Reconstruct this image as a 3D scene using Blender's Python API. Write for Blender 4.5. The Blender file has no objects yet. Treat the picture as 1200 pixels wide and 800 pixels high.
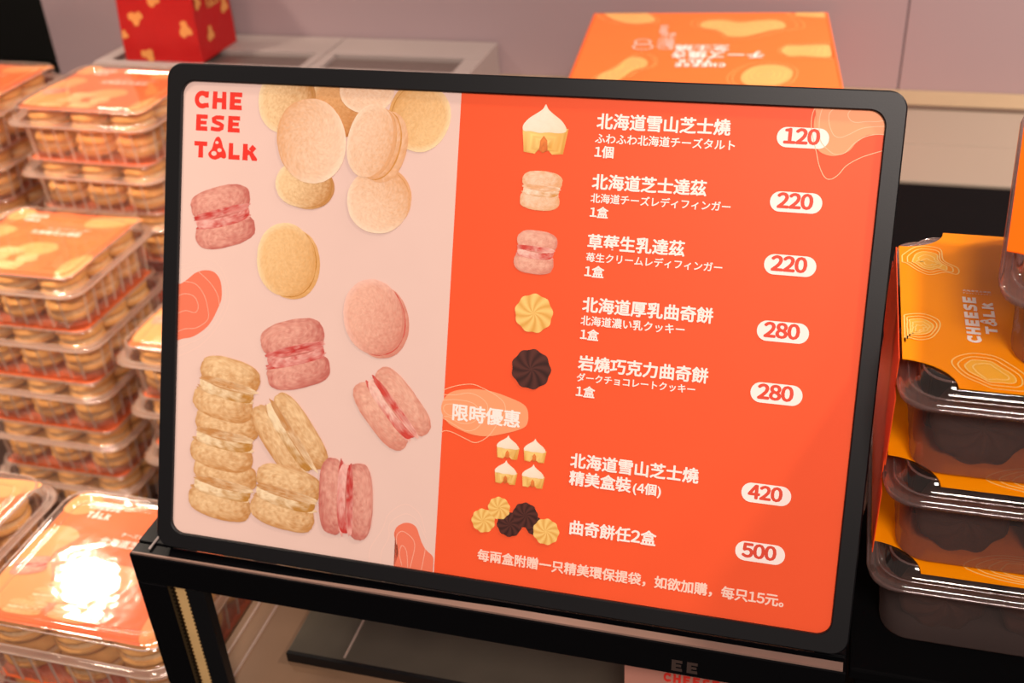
import bpy, bmesh, math, random
from mathutils import Vector, Matrix, noise
random.seed(7)
C = bpy.context.scene.collection
scn = bpy.context.scene
R = math.radians

# ------------------------------------------------------------------ camera
FPX, PITCH, ROLL, YAW = 1308.98, 0.558079, -0.06316, 0.303245
CAM = Vector((.3907, -.4705, .4839))
def cam_axes():
    Rz = Matrix.Rotation(YAW, 3, 'Z')
    r = Vector((1, 0, 0)); fw = Vector((0, math.cos(PITCH), -math.sin(PITCH))); u = Vector((0, math.sin(PITCH), math.cos(PITCH)))
    r2 = r*math.cos(ROLL)+u*math.sin(ROLL); u2 = -r*math.sin(ROLL)+u*math.cos(ROLL)
    return Rz@r2, Rz@u2, Rz@fw
AX, AY, AF = cam_axes()
cd = bpy.data.cameras.new('camera'); cam = bpy.data.objects.new('camera', cd); C.objects.link(cam)
m = Matrix((AX, AY, -AF)).transposed().to_4x4(); m.translation = CAM
cam.matrix_world = m
cd.sensor_width = 36; cd.lens = FPX/1200*36; cd.clip_start = .01
cd.dof.use_dof = True; cd.dof.focus_distance = .62; cd.dof.aperture_fstop = 9
scn.camera = cam

# ------------------------------------------------------------------ world, light, exposure
scn.view_settings.view_transform = 'Standard'; scn.view_settings.look = 'None'
scn.view_settings.exposure = .11; scn.view_settings.gamma = 1
scn.cycles.transparent_max_bounces = 40
w = bpy.data.worlds.new('world'); scn.world = w; w.use_nodes = True
w.node_tree.nodes['Background'].inputs[0].default_value = (.72, .55, .50, 1)
w.node_tree.nodes['Background'].inputs[1].default_value = .30
def lamp(name, loc, target, power, size, col, spread=180):
    l = bpy.data.lights.new(name, 'AREA'); l.shape = 'DISK'; l.size = size; l.energy = power; l.color = col; l.spread = R(spread)
    o = bpy.data.objects.new(name, l); C.objects.link(o); o.location = loc
    o.rotation_euler = (Vector(target)-Vector(loc)).to_track_quat('-Z', 'Y').to_euler()
    return o
WARM = (1, .83, .66); SOFT = (1, .86, .78)
lamp('display_lamp', (-.95, .87, .8), (-.4, .3, -.1), 3.2, .11, WARM)
lamp('unseen_lamp', (.62, -1.0, 1.15), (.30, .1, .1), 18.5, .42, SOFT)  # unseen broad light added behind the viewer for sign and frame gloss
lamp('unseen_lamp', (-.50, -.2, 1.5), (-.48, .3, -.2), 2.6, .16, WARM, 50)  # this and the next two added overhead for sparkle on the plastic
lamp('unseen_lamp', (-1.1, .0, 1.5), (-.62, .5, 0), 2.2, .14, WARM, 45)
lamp('unseen_lamp', (1.1, .25, 1.4), (.6, .2, .1), 13, .14, WARM)
lamp('unseen_lamp', (1.35, .50, 1.35), (1.1, .95, .0), 15, .14, SOFT, 120)  # unseen light added to brighten the right side of the wall

# ------------------------------------------------------------------ materials
def lin(c):
    if isinstance(c, str):
        c = c.lstrip('#'); c = [int(c[i:i+2], 16)/255 for i in (0, 2, 4)]
    return tuple(x/12.92 if x <= .04045 else ((x+.055)/1.055)**2.4 for x in c)
def mat(name, col, rough=.5, metal=0, spec=.5, var=.06, scale=40, bump=0, bscale=200, coat=0):
    m = bpy.data.materials.new(name); m.use_nodes = True; nt = m.node_tree; b = nt.nodes['Principled BSDF']
    c = lin(col)
    tc = nt.nodes.new('ShaderNodeTexCoord'); nz = nt.nodes.new('ShaderNodeTexNoise'); nz.inputs['Scale'].default_value = scale
    nt.links.new(tc.outputs['Object'], nz.inputs['Vector'])
    mx = nt.nodes.new('ShaderNodeMix'); mx.data_type = 'RGBA'
    mx.inputs[6].default_value = (*[x*(1-var) for x in c], 1); mx.inputs[7].default_value = (*[min(1, x*(1+var)) for x in c], 1)
    nt.links.new(nz.outputs['Fac'], mx.inputs[0]); nt.links.new(mx.outputs[2], b.inputs['Base Color'])
    b.inputs['Roughness'].default_value = rough; b.inputs['Metallic'].default_value = metal
    b.inputs['Specular IOR Level'].default_value = spec; b.inputs['Coat Weight'].default_value = coat
    if bump:
        n2 = nt.nodes.new('ShaderNodeTexNoise'); n2.inputs['Scale'].default_value = bscale
        nt.links.new(tc.outputs['Object'], n2.inputs['Vector'])
        bp = nt.nodes.new('ShaderNodeBump'); bp.inputs['Strength'].default_value = bump; bp.inputs['Distance'].default_value = .001
        nt.links.new(n2.outputs['Fac'], bp.inputs['Height']); nt.links.new(bp.outputs[0], b.inputs['Normal'])
    return m
def mat_print(name, rough=.5, spec=.35):
    m = bpy.data.materials.new(name); m.use_nodes = True; nt = m.node_tree; b = nt.nodes['Principled BSDF']
    a = nt.nodes.new('ShaderNodeVertexColor'); a.layer_name = 'Col'
    nt.links.new(a.outputs[0], b.inputs['Base Color']); b.inputs['Roughness'].default_value = rough
    b.inputs['Specular IOR Level'].default_value = spec
    return m
def mat_clear(name, tint=(.97, .93, .90), rough=.06, base=.05, top=.75, bump=.25, haze=0, hcol=(.8, .62, .55)):
    m = bpy.data.materials.new(name); m.use_nodes = True; nt = m.node_tree
    for n in list(nt.nodes):
        if n.type != 'OUTPUT_MATERIAL': nt.nodes.remove(n)
    out = [n for n in nt.nodes][0]
    tr = nt.nodes.new('ShaderNodeBsdfTransparent'); tr.inputs[0].default_value = (*tint, 1)
    gl = nt.nodes.new('ShaderNodeBsdfGlossy'); gl.inputs['Roughness'].default_value = rough; gl.inputs[0].default_value = (1, .97, .94, 1)
    lw = nt.nodes.new('ShaderNodeLayerWeight'); lw.inputs[0].default_value = .45
    mr = nt.nodes.new('ShaderNodeMapRange'); mr.inputs[3].default_value = base; mr.inputs[4].default_value = top
    pw = nt.nodes.new('ShaderNodeMath'); pw.operation = 'POWER'; pw.inputs[1].default_value = 2.2
    nt.links.new(lw.outputs['Facing'], pw.inputs[0]); nt.links.new(pw.outputs[0], mr.inputs[0])
    mx = nt.nodes.new('ShaderNodeMixShader')
    nt.links.new(mr.outputs[0], mx.inputs[0]); nt.links.new(tr.outputs[0], mx.inputs[1]); nt.links.new(gl.outputs[0], mx.inputs[2])
    if haze:
        df = nt.nodes.new('ShaderNodeBsdfDiffuse'); df.inputs[0].default_value = (*hcol, 1)
        tl = nt.nodes.new('ShaderNodeBsdfTranslucent'); tl.inputs[0].default_value = (*hcol, 1)
        m1 = nt.nodes.new('ShaderNodeMixShader'); m1.inputs[0].default_value = .5; nt.links.new(df.outputs[0], m1.inputs[1]); nt.links.new(tl.outputs[0], m1.inputs[2])
        m2 = nt.nodes.new('ShaderNodeMixShader'); m2.inputs[0].default_value = haze
        nt.links.new(mx.outputs[0], m2.inputs[1]); nt.links.new(m1.outputs[0], m2.inputs[2]); nt.links.new(m2.outputs[0], out.inputs[0])
    else: nt.links.new(mx.outputs[0], out.inputs[0])
    tc = nt.nodes.new('ShaderNodeTexCoord'); nz = nt.nodes.new('ShaderNodeTexNoise'); nz.inputs['Scale'].default_value = 35
    nt.links.new(tc.outputs['Object'], nz.inputs['Vector'])
    bp = nt.nodes.new('ShaderNodeBump'); bp.inputs['Strength'].default_value = bump; bp.inputs['Distance'].default_value = .004
    nt.links.new(nz.outputs['Fac'], bp.inputs['Height'])
    nt.links.new(bp.outputs[0], gl.inputs['Normal'])
    return m
def mat_cookie(name, c0, c1, scale=60, bump=.5):
    m = mat(name, c0, .8, bump=bump, bscale=260, spec=.2)
    nt = m.node_tree; mx = [n for n in nt.nodes if n.type == 'MIX'][0]
    mx.inputs[6].default_value = (*lin(c0), 1); mx.inputs[7].default_value = (*lin(c1), 1)
    nz = [n for n in nt.nodes if n.type == 'TEX_NOISE'][0]; nz.inputs['Scale'].default_value = scale; nz.inputs['Detail'].default_value = 5
    return m
M = dict(
 black=mat('black_powder_coat', '#07080b', .45, spec=.38, bump=.04, bscale=1500),
 blackgloss=mat('black_acrylic', '#08080a', .22, spec=.25, var=.1),
 blackdull=mat('black_board', '#060607', .6, spec=.06),
 edge=mat('edge_sheen_strip', '#8a6e62', .4, spec=.5, var=.15, scale=25),
 dark_metal=mat('dark_metal', '#2a2725', .3, metal=.6),
 red=mat('red_print', '#f3592d', .5, spec=.3, var=.02), red_ink=mat('red_ink', '#e8382c', .5, spec=.3, var=.02),
 digit=mat('digit_ink', '#e14c35', .5, spec=.3, var=.02),
 pink=mat('pale_pink_print', '#e8c8bc', .5, spec=.3, var=.02),
 white=mat('white_ink', '#fff0e8', .5, spec=.3, var=.02), cream=mat('cream_ink', '#fbd6c4', .5, spec=.3, var=.02),
 coral=mat('coral_print', '#ec7a5c', .5, spec=.3, var=.02), peach=mat('peach_print', '#f9a272', .5, spec=.3, var=.02),
 peachline=mat('contour_ink', '#fcc39a', .5, spec=.3, var=.02), paleline=mat('pale_contour_ink', '#f2cdbf', .5, spec=.3, var=.02),
 coralline=mat('light_contour_ink', '#f6b39b', .5, spec=.3, var=.02),
 wall=mat('painted_panel', '#a38d90', .55, spec=.25, var=.03, scale=4),
 counter=mat('white_counter', '#908172', .4, spec=.4, var=.03, scale=6),
 trim=mat('beige_trim', '#a08a6c', .4, var=.05), groove=mat('dark_groove', '#5c4a3c', .5),
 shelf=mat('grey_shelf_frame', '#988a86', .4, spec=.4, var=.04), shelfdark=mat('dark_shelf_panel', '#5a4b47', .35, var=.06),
 floor=mat('dark_floor', '#23241f', .6, var=.3, scale=3), back=mat('dark_backdrop', '#24241e', .8, var=.5, scale=1.5),
 tablewood=mat('dark_table', '#33211a', .4, var=.2, scale=8),
 boxcard=mat('orange_card', '#fb7a34', .45, spec=.35, var=.03), boxside=mat('orange_card_side', '#f4561c', .5, var=.03),
 bag=mat('red_paper', '#a80f10', .5, spec=.35, var=.08, scale=12), gold=mat('gold_print', '#cf8a48', .5, var=.05),
 boxpeach=mat('box_peach_print', '#fdb469', .45, var=.02),
 sleeve=mat('orange_sleeve', '#ff9400', .4, spec=.18, var=.02), sleeveside=mat('shaded_sleeve_side', '#ec4a14', .45, var=.05),
 sleeveline=mat('sleeve_contour_ink', '#ffd277', .45, var=.02), sleevepatch=mat('sleeve_patch_ink', '#feb534', .45, var=.02),
 card=mat('orange_lid_card', '#f5753a', .5, var=.03), cardpeach=mat('card_peach_print', '#f9a868', .5, var=.03),
 clear=mat_clear('clear_plastic', base=.08, top=.6, rough=.12, haze=.15, hcol=(.85, .6, .5)), clearlid=mat_clear('clear_lid_plastic', base=.06, top=.8, bump=.10, haze=.03), rim=mat_clear('rim_plastic', base=.25, top=.9, rough=.15, haze=.38, hcol=(.9, .72, .62)), rib=mat_clear('rib_plastic', base=.2, top=.7, rough=.2, haze=.42, hcol=(1, .84, .70)),
 smokerim=mat_clear('smoky_rim_plastic', tint=(.85, .75, .72), base=.12, top=.8, rough=.12, haze=.3, hcol=(.38, .27, .26)),
 smoky=mat_clear('smoky_plastic', tint=(.86, .76, .74), rough=.14, base=.03, top=.35, bump=.1, haze=.24, hcol=(.34, .26, .24)),
 glass=mat_clear('case_glass', tint=(.93, .92, .90), rough=.03, base=.04, top=.6, bump=0),
 shell=mat_cookie('golden_shell', '#e9b773', '#c4853f'), fill=mat_cookie('cream_filling', '#f4dcae', '#dba870', 90, .2),
 choc=mat_cookie('chocolate_cookie', '#54352a', '#24140f'), led=mat('brass_strip', '#e8bf80', .4, metal=0, var=.1, scale=60),
 stitch=mat('dark_led_dots', '#5a3a18', .6), print=mat_print('photo_print'), insidefloor=mat('case_floor', '#8a6b52', .3, var=.25, scale=12),
 sleevedeep=mat('deep_orange_sleeve', '#e85a00', .75, spec=.08, var=.02), traytop=mat('tray_top_sheen', '#4b443a', .28, var=.2, scale=30), tagpink=mat('pink_tag_card', '#c88a78', .5), string=mat('dark_cord', '#3a2a28', .7), emboss=mat('grey_lettering', '#41322c', .5),
)
# ------------------------------------------------------------------ helpers
def tag(o, label=None, cat=None, group=None, kind=None):
    if label: o['label'] = label
    if cat: o['category'] = cat
    if group: o['group'] = group
    if kind: o['kind'] = kind
    return o
def empty(name, loc=(0, 0, 0), rot=(0, 0, 0)):
    o = bpy.data.objects.new(name, None); C.objects.link(o); o.location = loc; o.rotation_euler = rot; o.empty_display_size = .02
    return o
def mesh(name, vs, fs, m, parent=None, smooth=False):
    me = bpy.data.meshes.new(name); me.from_pydata([tuple(v) for v in vs], [], fs); me.materials.append(m)
    if smooth:
        for p in me.polygons: p.use_smooth = True
    o = bpy.data.objects.new(name, me); C.objects.link(o)
    if parent: o.parent = parent
    return o
def bmo(name, bm, m, parent=None, smooth=False, recalc=True):
    if recalc: bmesh.ops.recalc_face_normals(bm, faces=bm.faces)
    me = bpy.data.meshes.new(name); bm.to_mesh(me); bm.free(); me.materials.append(m)
    if smooth:
        for p in me.polygons: p.use_smooth = True
    o = bpy.data.objects.new(name, me); C.objects.link(o)
    if parent: o.parent = parent
    return o
def abox(bm, x0, x1, y0, y1, z0, z1, bev=0):
    r = bmesh.ops.create_cube(bm, size=1)
    vs = r['verts']
    for v in vs: v.co = Vector(((x0+x1)/2+v.co.x*(x1-x0), (y0+y1)/2+v.co.y*(y1-y0), (z0+z1)/2+v.co.z*(z1-z0)))
    if bev:
        es = list({e for v in vs for e in v.link_edges})
        bmesh.ops.bevel(bm, geom=es, offset=bev, segments=2, profile=.6, affect='EDGES')
def box(name, x0, x1, y0, y1, z0, z1, m, parent=None, bev=.001):
    bm = bmesh.new(); abox(bm, x0, x1, y0, y1, z0, z1, bev); return bmo(name, bm, m, parent)
def rrect(w, d, r, n=6, k=0, cx=0, cy=0):
    """rounded rectangle outline, centre cx cy; k extra points per side"""
    pts = []; r = min(r, w/2-1e-4, d/2-1e-4)
    cs = [(w/2-r, d/2-r, 0), (-w/2+r, d/2-r, 90), (-w/2+r, -d/2+r, 180), (w/2-r, -d/2+r, 270)]
    for i, (x, y, a) in enumerate(cs):
        for j in range(n+1):
            t = R(a+90*j/n); pts.append((cx+x+r*math.cos(t), cy+y+r*math.sin(t)))
        if k:
            nx, ny, na = cs[(i+1) % 4]; p = pts[-1]; q = (cx+nx+r*math.cos(R(na)), cy+ny+r*math.sin(R(na)))
            for j in range(1, k+1): pts.append((p[0]+(q[0]-p[0])*j/(k+1), p[1]+(q[1]-p[1])*j/(k+1)))
    return pts
def tube(name, pts, r, m, parent=None, n=8):
    cu = bpy.data.curves.new(name, 'CURVE'); cu.dimensions = '3D'; cu.bevel_depth = r; cu.bevel_resolution = 3
    s = cu.splines.new('POLY'); s.points.add(len(pts)-1)
    for p, q in zip(s.points, pts): p.co = (*q, 1)
    o = bpy.data.objects.new(name, cu); C.objects.link(o); dg = bpy.context.evaluated_depsgraph_get()
    me = bpy.data.meshes.new_from_object(o.evaluated_get(dg)); bpy.data.objects.remove(o)
    me.materials.clear(); me.materials.append(m)
    o = bpy.data.objects.new(name, me); C.objects.link(o)
    if parent: o.parent = parent
    return o
def catmull(P, closed=True, n=8):
    out = []; L = len(P)
    for i in range(L if closed else L-1):
        a, b, c, d = (P[(i-1) % L], P[i], P[(i+1) % L], P[(i+2) % L]) if closed else (P[max(i-1, 0)], P[i], P[i+1], P[min(i+2, L-1)])
        for j in range(n):
            t = j/n
            out.append(tuple(.5*((2*b[k])+(-a[k]+c[k])*t+(2*a[k]-5*b[k]+4*c[k]-d[k])*t*t+(-a[k]+3*b[k]-3*c[k]+d[k])*t**3) for k in (0, 1)))
    if not closed: out.append(P[-1])
    return out
# flat work is made in 2D (u,v) and laid on a surface by a mapping function place(u, v, h)
def flat(name, polys, m, place, h, parent):
    """polys: list of 2D outlines, each filled"""
    bm = bmesh.new()
    for pi, P in enumerate(polys):
        P = [p for i, p in enumerate(P) if math.hypot(p[0]-P[i-1][0], p[1]-P[i-1][1]) > 1e-5]
        if len(P) < 3: continue
        vs = [bm.verts.new(place(u, v, h+(pi % 7)*4e-6*('lettering' in name))) for u, v in P]
        try: bm.faces.new(vs)
        except ValueError: pass
    bmesh.ops.triangulate(bm, faces=bm.faces)
    return bmo(name, bm, m, parent, recalc=False)
def strip_poly(P, wd, closed):
    L = len(P); out = []
    A = []; B = []
    for i in range(L):
        p = Vector(P[i]); a = Vector(P[(i-1) % L] if closed or i else P[0]); b = Vector(P[(i+1) % L] if closed or i < L-1 else P[-1])
        d = (b-a); d = d.normalized() if d.length > 1e-9 else Vector((1, 0)); n = Vector((-d.y, d.x))*wd/2
        A.append(p+n); B.append(p-n)
    return [[A[i], A[(i+1) % L], B[(i+1) % L], B[i]] for i in range(L if closed else L-1)]
def stroke(P, wd):
    """mitred open stroke -> list of quads"""
    L = len(P); A = []; B = []
    for i in range(L):
        p = Vector(P[i])
        if 0 < i < L-1:
            d1 = (p-Vector(P[i-1])).normalized(); d2 = (Vector(P[i+1])-p).normalized(); d = (d1+d2).normalized(); k = min(1/max(d.dot(d1), .3), 2.5)
        else:
            d = (Vector(P[1])-p if i == 0 else p-Vector(P[i-1])).normalized(); k = 1
        n = Vector((-d.y, d.x))*wd/2*k; A.append(p+n); B.append(p-n)
    return [[A[i], A[i+1], B[i+1], B[i]] for i in range(L-1)]
TCACHE = {}
def raw_geo(ch):
    cu = bpy.data.curves.new('t', 'FONT'); cu.body = ch; cu.size = 1; cu.resolution_u = 3
    o = bpy.data.objects.new('t', cu); C.objects.link(o); dg = bpy.context.evaluated_depsgraph_get(); dg.update()
    me = bpy.data.meshes.new_from_object(o.evaluated_get(dg))
    vs = [(v.co.x, v.co.y) for v in me.vertices]; fs = [tuple(p.vertices) for p in me.polygons]
    bpy.data.objects.remove(o); bpy.data.meshes.remove(me); return vs, fs
def glyph_geo(ch):
    if ch not in TCACHE: TCACHE[ch] = raw_geo(ch)
    return TCACHE[ch]
EM = max(v[0] for v in raw_geo('北北')[0])-max(v[0] for v in raw_geo('北')[0])
def text_geo(s, weight):
    """glyphs set one by one; digits narrow; bold by thickening all round"""
    if (s, weight) in TCACHE: return TCACHE[(s, weight)]
    n0 = []; F0 = []; x = 0
    for ch in s:
        c2 = chr(ord(ch)+0xFEE0) if ch.isdigit() else ch
        vs, fs = glyph_geo(c2); adv = EM*(.60 if ch.isdigit() else .36 if ch in '()' else 1.0)
        if vs:
            lo, hi = min(v[0] for v in vs), max(v[0] for v in vs)
            sh = adv/2-(lo+hi)/2 if (ch.isdigit() or ch in '()') else 0
            b = len(n0); n0 += [(a+x+sh, c, 0) for a, c in vs]; F0 += [tuple(q+b for q in f) for f in fs]
        x += adv
    vs, fs = n0, F0; n = len(vs); V = []; F = []
    if weight > 0:
        for k in range(8):
            dx, dy = weight*math.cos(k*math.pi/4), weight*math.sin(k*math.pi/4)*.8
            V += [(a+dx, c+dy, k*5e-6) for a, c, _ in vs]; F += [tuple(q+n*k for q in f) for f in fs]
        vs, fs = V, F
    TCACHE[(s, weight)] = (vs, fs); return vs, fs
def text(name, s, m, place, h, parent, u0, u1, vb, ys=1.0, weight=.018, shear=0):
    """text stretched between u0 and u1, its lowest point on vb"""
    vs, fs = text_geo(s, weight)
    x0 = min(v[0] for v in vs); x1 = max(v[0] for v in vs); y0 = min(v[1] for v in vs); k = (u1-u0)/(x1-x0)
    V = [place(u0+(x-x0)*k+shear*(y-y0)*k, vb+(y-y0)*k*ys, h+z) for x, y, z in vs]
    return mesh(name, V, fs, m, parent)
# block logo lettering in a unit square per glyph
def arc(cx, cy, rx, ry, a0, a1, n=12): return [(cx+rx*math.cos(R(a0+(a1-a0)*i/n)), cy+ry*math.sin(R(a0+(a1-a0)*i/n))) for i in range(n+1)]
def glyph(ch):
    W = .27
    if ch == 'C': return stroke(arc(.5, .5, .36, .37, 52, 308, 18), .28)+[[(.66, .62), (.9, .62), (.92, .98), (.72, .98)], [(.66, .06), (.94, .06), (.9, .34), (.66, .3)]]
    if ch == 'H': return [[(.02, 0), (.34, 0), (.36, 1), (.06, 1)], [(.66, 0), (.98, 0), (.96, 1), (.68, 1)], [(.2, .38), (.8, .38), (.8, .63), (.2, .63)]]
    if ch == 'E': return [[(.06, 0), (.42, 0), (.42, 1), (.08, 1)], [(.3, 0), (.94, 0), (.92, .27), (.3, .27)], [(.3, .39), (.86, .39), (.86, .62), (.3, .62)], [(.3, .74), (.94, .74), (.94, 1), (.3, 1)]]
    if ch == 'S': return stroke([(.92, .84), (.66, .87), (.4, .86), (.22, .76), (.24, .62), (.42, .54), (.64, .48), (.8, .38), (.78, .22), (.6, .13), (.34, .13), (.04, .17)], .25)
    if ch == 'T': return [[(.0, .72), (1, .72), (1, 1), (0, 1)], [(.32, 0), (.7, 0), (.68, .8), (.34, .8)]]
    if ch == 'L': return [[(.06, 0), (.44, 0), (.42, 1), (.08, 1)], [(.3, 0), (.98, 0), (.96, .29), (.3, .29)]]
    if ch == 'K': return [[(.04, 0), (.38, 0), (.36, 1), (.06, 1)], stroke([(.3, .42), (.52, .56), (.8, .98)], .3)[0], stroke([(.3, .42), (.55, .58), (.8, .86)], .34)[1], [(.4, .5), (.62, .62), (1, .12), (.98, 0), (.66, 0)]]
    if ch == 'A': return [catmull([(.42, 1.3), (.56, 1.34), (.68, 1.2), (.76, .98), (.82, .72), (.98, .42), (1.02, .12), (.88, .02), (.72, .08), (.58, .0), (.34, -.08), (.08, .02), (-.04, .26), (.1, .48), (.2, .62), (.24, .86), (.32, 1.12)], True, 3)]
def logo_word(word, u, v, wds, h, gap):
    polys = []; holes = []
    for ch, wd in zip(word, wds):
        for P in glyph(ch): polys.append([(u+x*wd, v+y*h) for x, y in P])
        if ch == 'A':
            for cx, cy, r in ((.46, .98, .1), (.62, .52, .13), (.3, .3, .16), (.1, .64, .06)):
                holes.append([(u+(cx+r*math.cos(R(a)))*wd, v+(cy+.9*r*math.sin(R(a)))*h) for a in range(0, 360, 30)])
        u += wd+gap
    return polys, holes
# printed photographs: stacks of softly shaded outlines with vertex colour ink
def superell(cx, cy, rx, ry, rot, n=2.0, S=48, fr=0, seed=0):
    c, s = math.cos(R(rot)), math.sin(R(rot)); out = []
    for i in range(S):
        t = 2*math.pi*i/S; ct, st = math.cos(t), math.sin(t)
        k = (abs(ct)**n+abs(st)**n)**(-1/n)*(1+fr*(noise.noise(Vector((ct*2.5, st*2.5, seed)))+.6*noise.noise(Vector((ct*7, st*7, seed)))))
        x, y = rx*k*ct, ry*k*st; out.append((cx+x*c-y*s, cy+x*s+y*c))
    return out
class Ink:
    def __init__(s): s.v = []; s.f = []; s.c = []; s.h = 0
    def add(s, outline, c0, c1, dr=(.6, -.8), K=12, amt=1.0, nz=.10, freq=300, fn=None, edge=.35, gain=1.0):
        """outline filled with colour running from c0 to c1 towards direction dr, as in the printed picture"""
        cx = sum(p[0] for p in outline)/len(outline); cy = sum(p[1] for p in outline)/len(outline)
        rad = max(math.hypot(p[0]-cx, p[1]-cy) for p in outline); b = len(s.v); S = len(outline); a0 = lin(c0); a1 = lin(c1)
        for k in range(K+1):
            t = (k/K)**.8 if k else 0
            for i, p in enumerate(outline):
                x, y = cx+(p[0]-cx)*t, cy+(p[1]-cy)*t; s.v.append((x, y, s.h))
                dx, dy = (x-cx)/rad, (y-cy)/rad
                f = .45+.6*(dx*dr[0]+dy*dr[1])+edge*(t**4)-.15
                q = Vector((x*freq, y*freq, 3.3)); f += nz*3*noise.noise(q)+nz*2*noise.noise(q*3.1)
                f = max(0, min(1, f*amt))
                col = [a0[j]*(1-f)+a1[j]*f for j in range(3)]
                if fn: col = fn(col, dx, dy, t)
                g = gain*(1+nz*noise.noise(q*5.7)); s.c.append([min(1, max(0, v*g)) for v in col])
        for k in range(K):
            for i in range(S):
                j = (i+1) % S; s.f.append((b+k*S+i, b+(k+1)*S+i, b+(k+1)*S+j, b+k*S+j))
        s.h += .000012
    def build(s, name, place, h, parent, m=None):
        o = mesh(name, [place(x, y, h+z) for x, y, z in s.v], s.f, m or M['print'], parent)
        a = o.data.color_attributes.new('Col', 'FLOAT_COLOR', 'POINT')
        a.data.foreach_set('color', [x for c in s.c for x in (*c, 1)])
        return o
def rot2(x, y, a): c, s = math.cos(R(a)), math.sin(R(a)); return x*c-y*s, x*s+y*c
PAL = dict(
 pale=('#f2cfb0', '#e0a878', '#cf8f45', '#f8dfc4'), gold=('#eec48c', '#dba565', '#bd7f2e', '#f6dfb4'),
 deep=('#e0a870', '#c07c3c', '#aa671f', '#efcf9e'), toast=('#f0cd9c', '#c2894f', '#b98136', '#f4dcb4'),
 pink=('#eeb8a0', '#d28672', '#cc443a', '#f3c6b6'), rose=('#e8ab98', '#bf6a5e', '#bf3630', '#f0b8ac'))
def macaron_side(ink, cx, cy, w, h, rot, pal, seed=0, split=.5):
    """seen from its edge: two domed shells, w across, h thick"""
    c0, c1, rim, cr = PAL[pal]
    for sgn, hh in ((-1, h*(1-split)), (1, h*split)):
        if sgn == 1:
            x, y = rot2(0, -h*(split-.5)*0, rot); ink.add(superell(cx+x, cy+y, w*.45, h*.16, rot, 3, fr=.04, seed=seed+5), cr, rim, nz=.18)
        x, y = rot2(w*.015*sgn, sgn*(h/2-hh*.49), rot)
        o = superell(cx+x, cy+y, w*.5, hh*.52, rot, 2.7, fr=.035, seed=seed+sgn)
        d = rot2(.3, -.85*1 if sgn > 0 else -.5, rot)
        ink.add(o, c0, c1, d, nz=.15, K=20, edge=.5, amt=1.1, freq=450)
        x2, y2 = rot2(w*.01*sgn, sgn*(h/2-hh*.98)+sgn*hh*.14, rot)
        ink.add(superell(cx+x2, cy+y2, w*.47, hh*.13, rot, 3, fr=.12, seed=seed+9+sgn), c1 if pal not in ('pink', 'rose') else rim, cr, nz=.25, K=6, amt=.7)
def macaron_face(ink, cx, cy, rx, ry, rot, off, pal, seed=0, n=2.1):
    """face on, its rim showing towards off=(dx,dy)"""
    c0, c1, rim, cr = PAL[pal]; L = math.hypot(*off) or 1; d = (off[0]/L, off[1]/L)
    def E(k, sc, a, b, q, **kw): ink.add(superell(cx+off[0]*k, cy+off[1]*k, rx*sc, ry*sc, rot, n, S=80, fr=.014, seed=seed+q), a, b, d, **kw)
    E(1.0, .97, c0, c1, 2, nz=.12); E(.62, .955, rim, rim, 3, nz=.2); E(.55, .95, cr, c1, 5, nz=.15, edge=.5)
    E(.30, .965, rim, c1, 6, nz=.2); E(.2, .975, c1, c1, 7, nz=.1)
    def halo(col, dx, dy, t):
        f = max(0, min(1, (t-.8)*4))*max(0, min(1, .5-.9*(dx*d[0]+dy*d[1]))); w_ = lin(cr); return [col[i]*(1-f)+w_[i]*f for i in range(3)]
    ink.add(superell(cx, cy, rx, ry, rot, n, S=96, fr=.012, seed=seed), c0, c1, (d[0]*.8, d[1]*.8), nz=.13, edge=.25, amt=.9, fn=halo, K=26, freq=650)
def swirl_pic(ink, cx, cy, r, c0, c1, arms=9, seed=0):
    a0, a1 = lin(c0), lin(c1)
    def fn(col, dx, dy, t):
        f = .5+.5*math.sin(arms*math.atan2(dy, dx)+6.5*math.sqrt(t)+seed); f = f**.7*.75+.25*(.5+.5*(dy*.6-dx*.4)); return [a1[j]*(1-f)+a0[j]*f for j in range(3)]
    ink.add([(cx+r*(1+.035*math.sin(arms*2*math.pi*i/108+6.5+seed))*math.cos(2*math.pi*i/108), cy+r*(1+.035*math.sin(arms*2*math.pi*i/108+6.5+seed))*math.sin(2*math.pi*i/108)) for i in range(108)], c0, c1, fn=fn, K=14, nz=.05)
def tart_pic(ink, cx, cy, w, h, seed=0):
    cr = [(-.44, .02), (.5, .02), (.42, -.46), (.2, -.5), (.12, -.38), (.06, -.2), (-.04, -.2), (-.12, -.36), (-.2, -.5), (-.4, -.46)]
    ink.add([(cx+x*w, cy+y*h) for x, y in [(-.48, .04), (-.42, -.47), (-.18, -.5), (-.1, -.4), (0, -.46), (.12, -.42), (.2, -.5), (.44, -.48), (.52, .04), (0, .05)]], '#f6cf7c', '#d99a3c', nz=.25, K=8)
    ink.add([(cx+x*w, cy+y*h) for x, y in [(-.09, -.42), (-.07, -.22), (0, -.12), (.08, -.22), (.1, -.42), (0, -.48)]], '#e8843c', '#c76428', nz=.2, K=4)
    P = catmull([(0, .52), (.06, .42), (.2, .31), (.36, .2), (.47, .06), (.46, -.03), (.3, -.06), (.1, -.05), (-.1, -.07), (-.3, -.04), (-.45, -.04), (-.47, .07), (-.36, .21), (-.2, .32), (-.06, .42)], True, 3)
    ink.add([(cx+x*w, cy+y*h) for x, y in P], '#fbebd6', '#f2d3b0', nz=.05, K=8, amt=.7)
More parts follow.
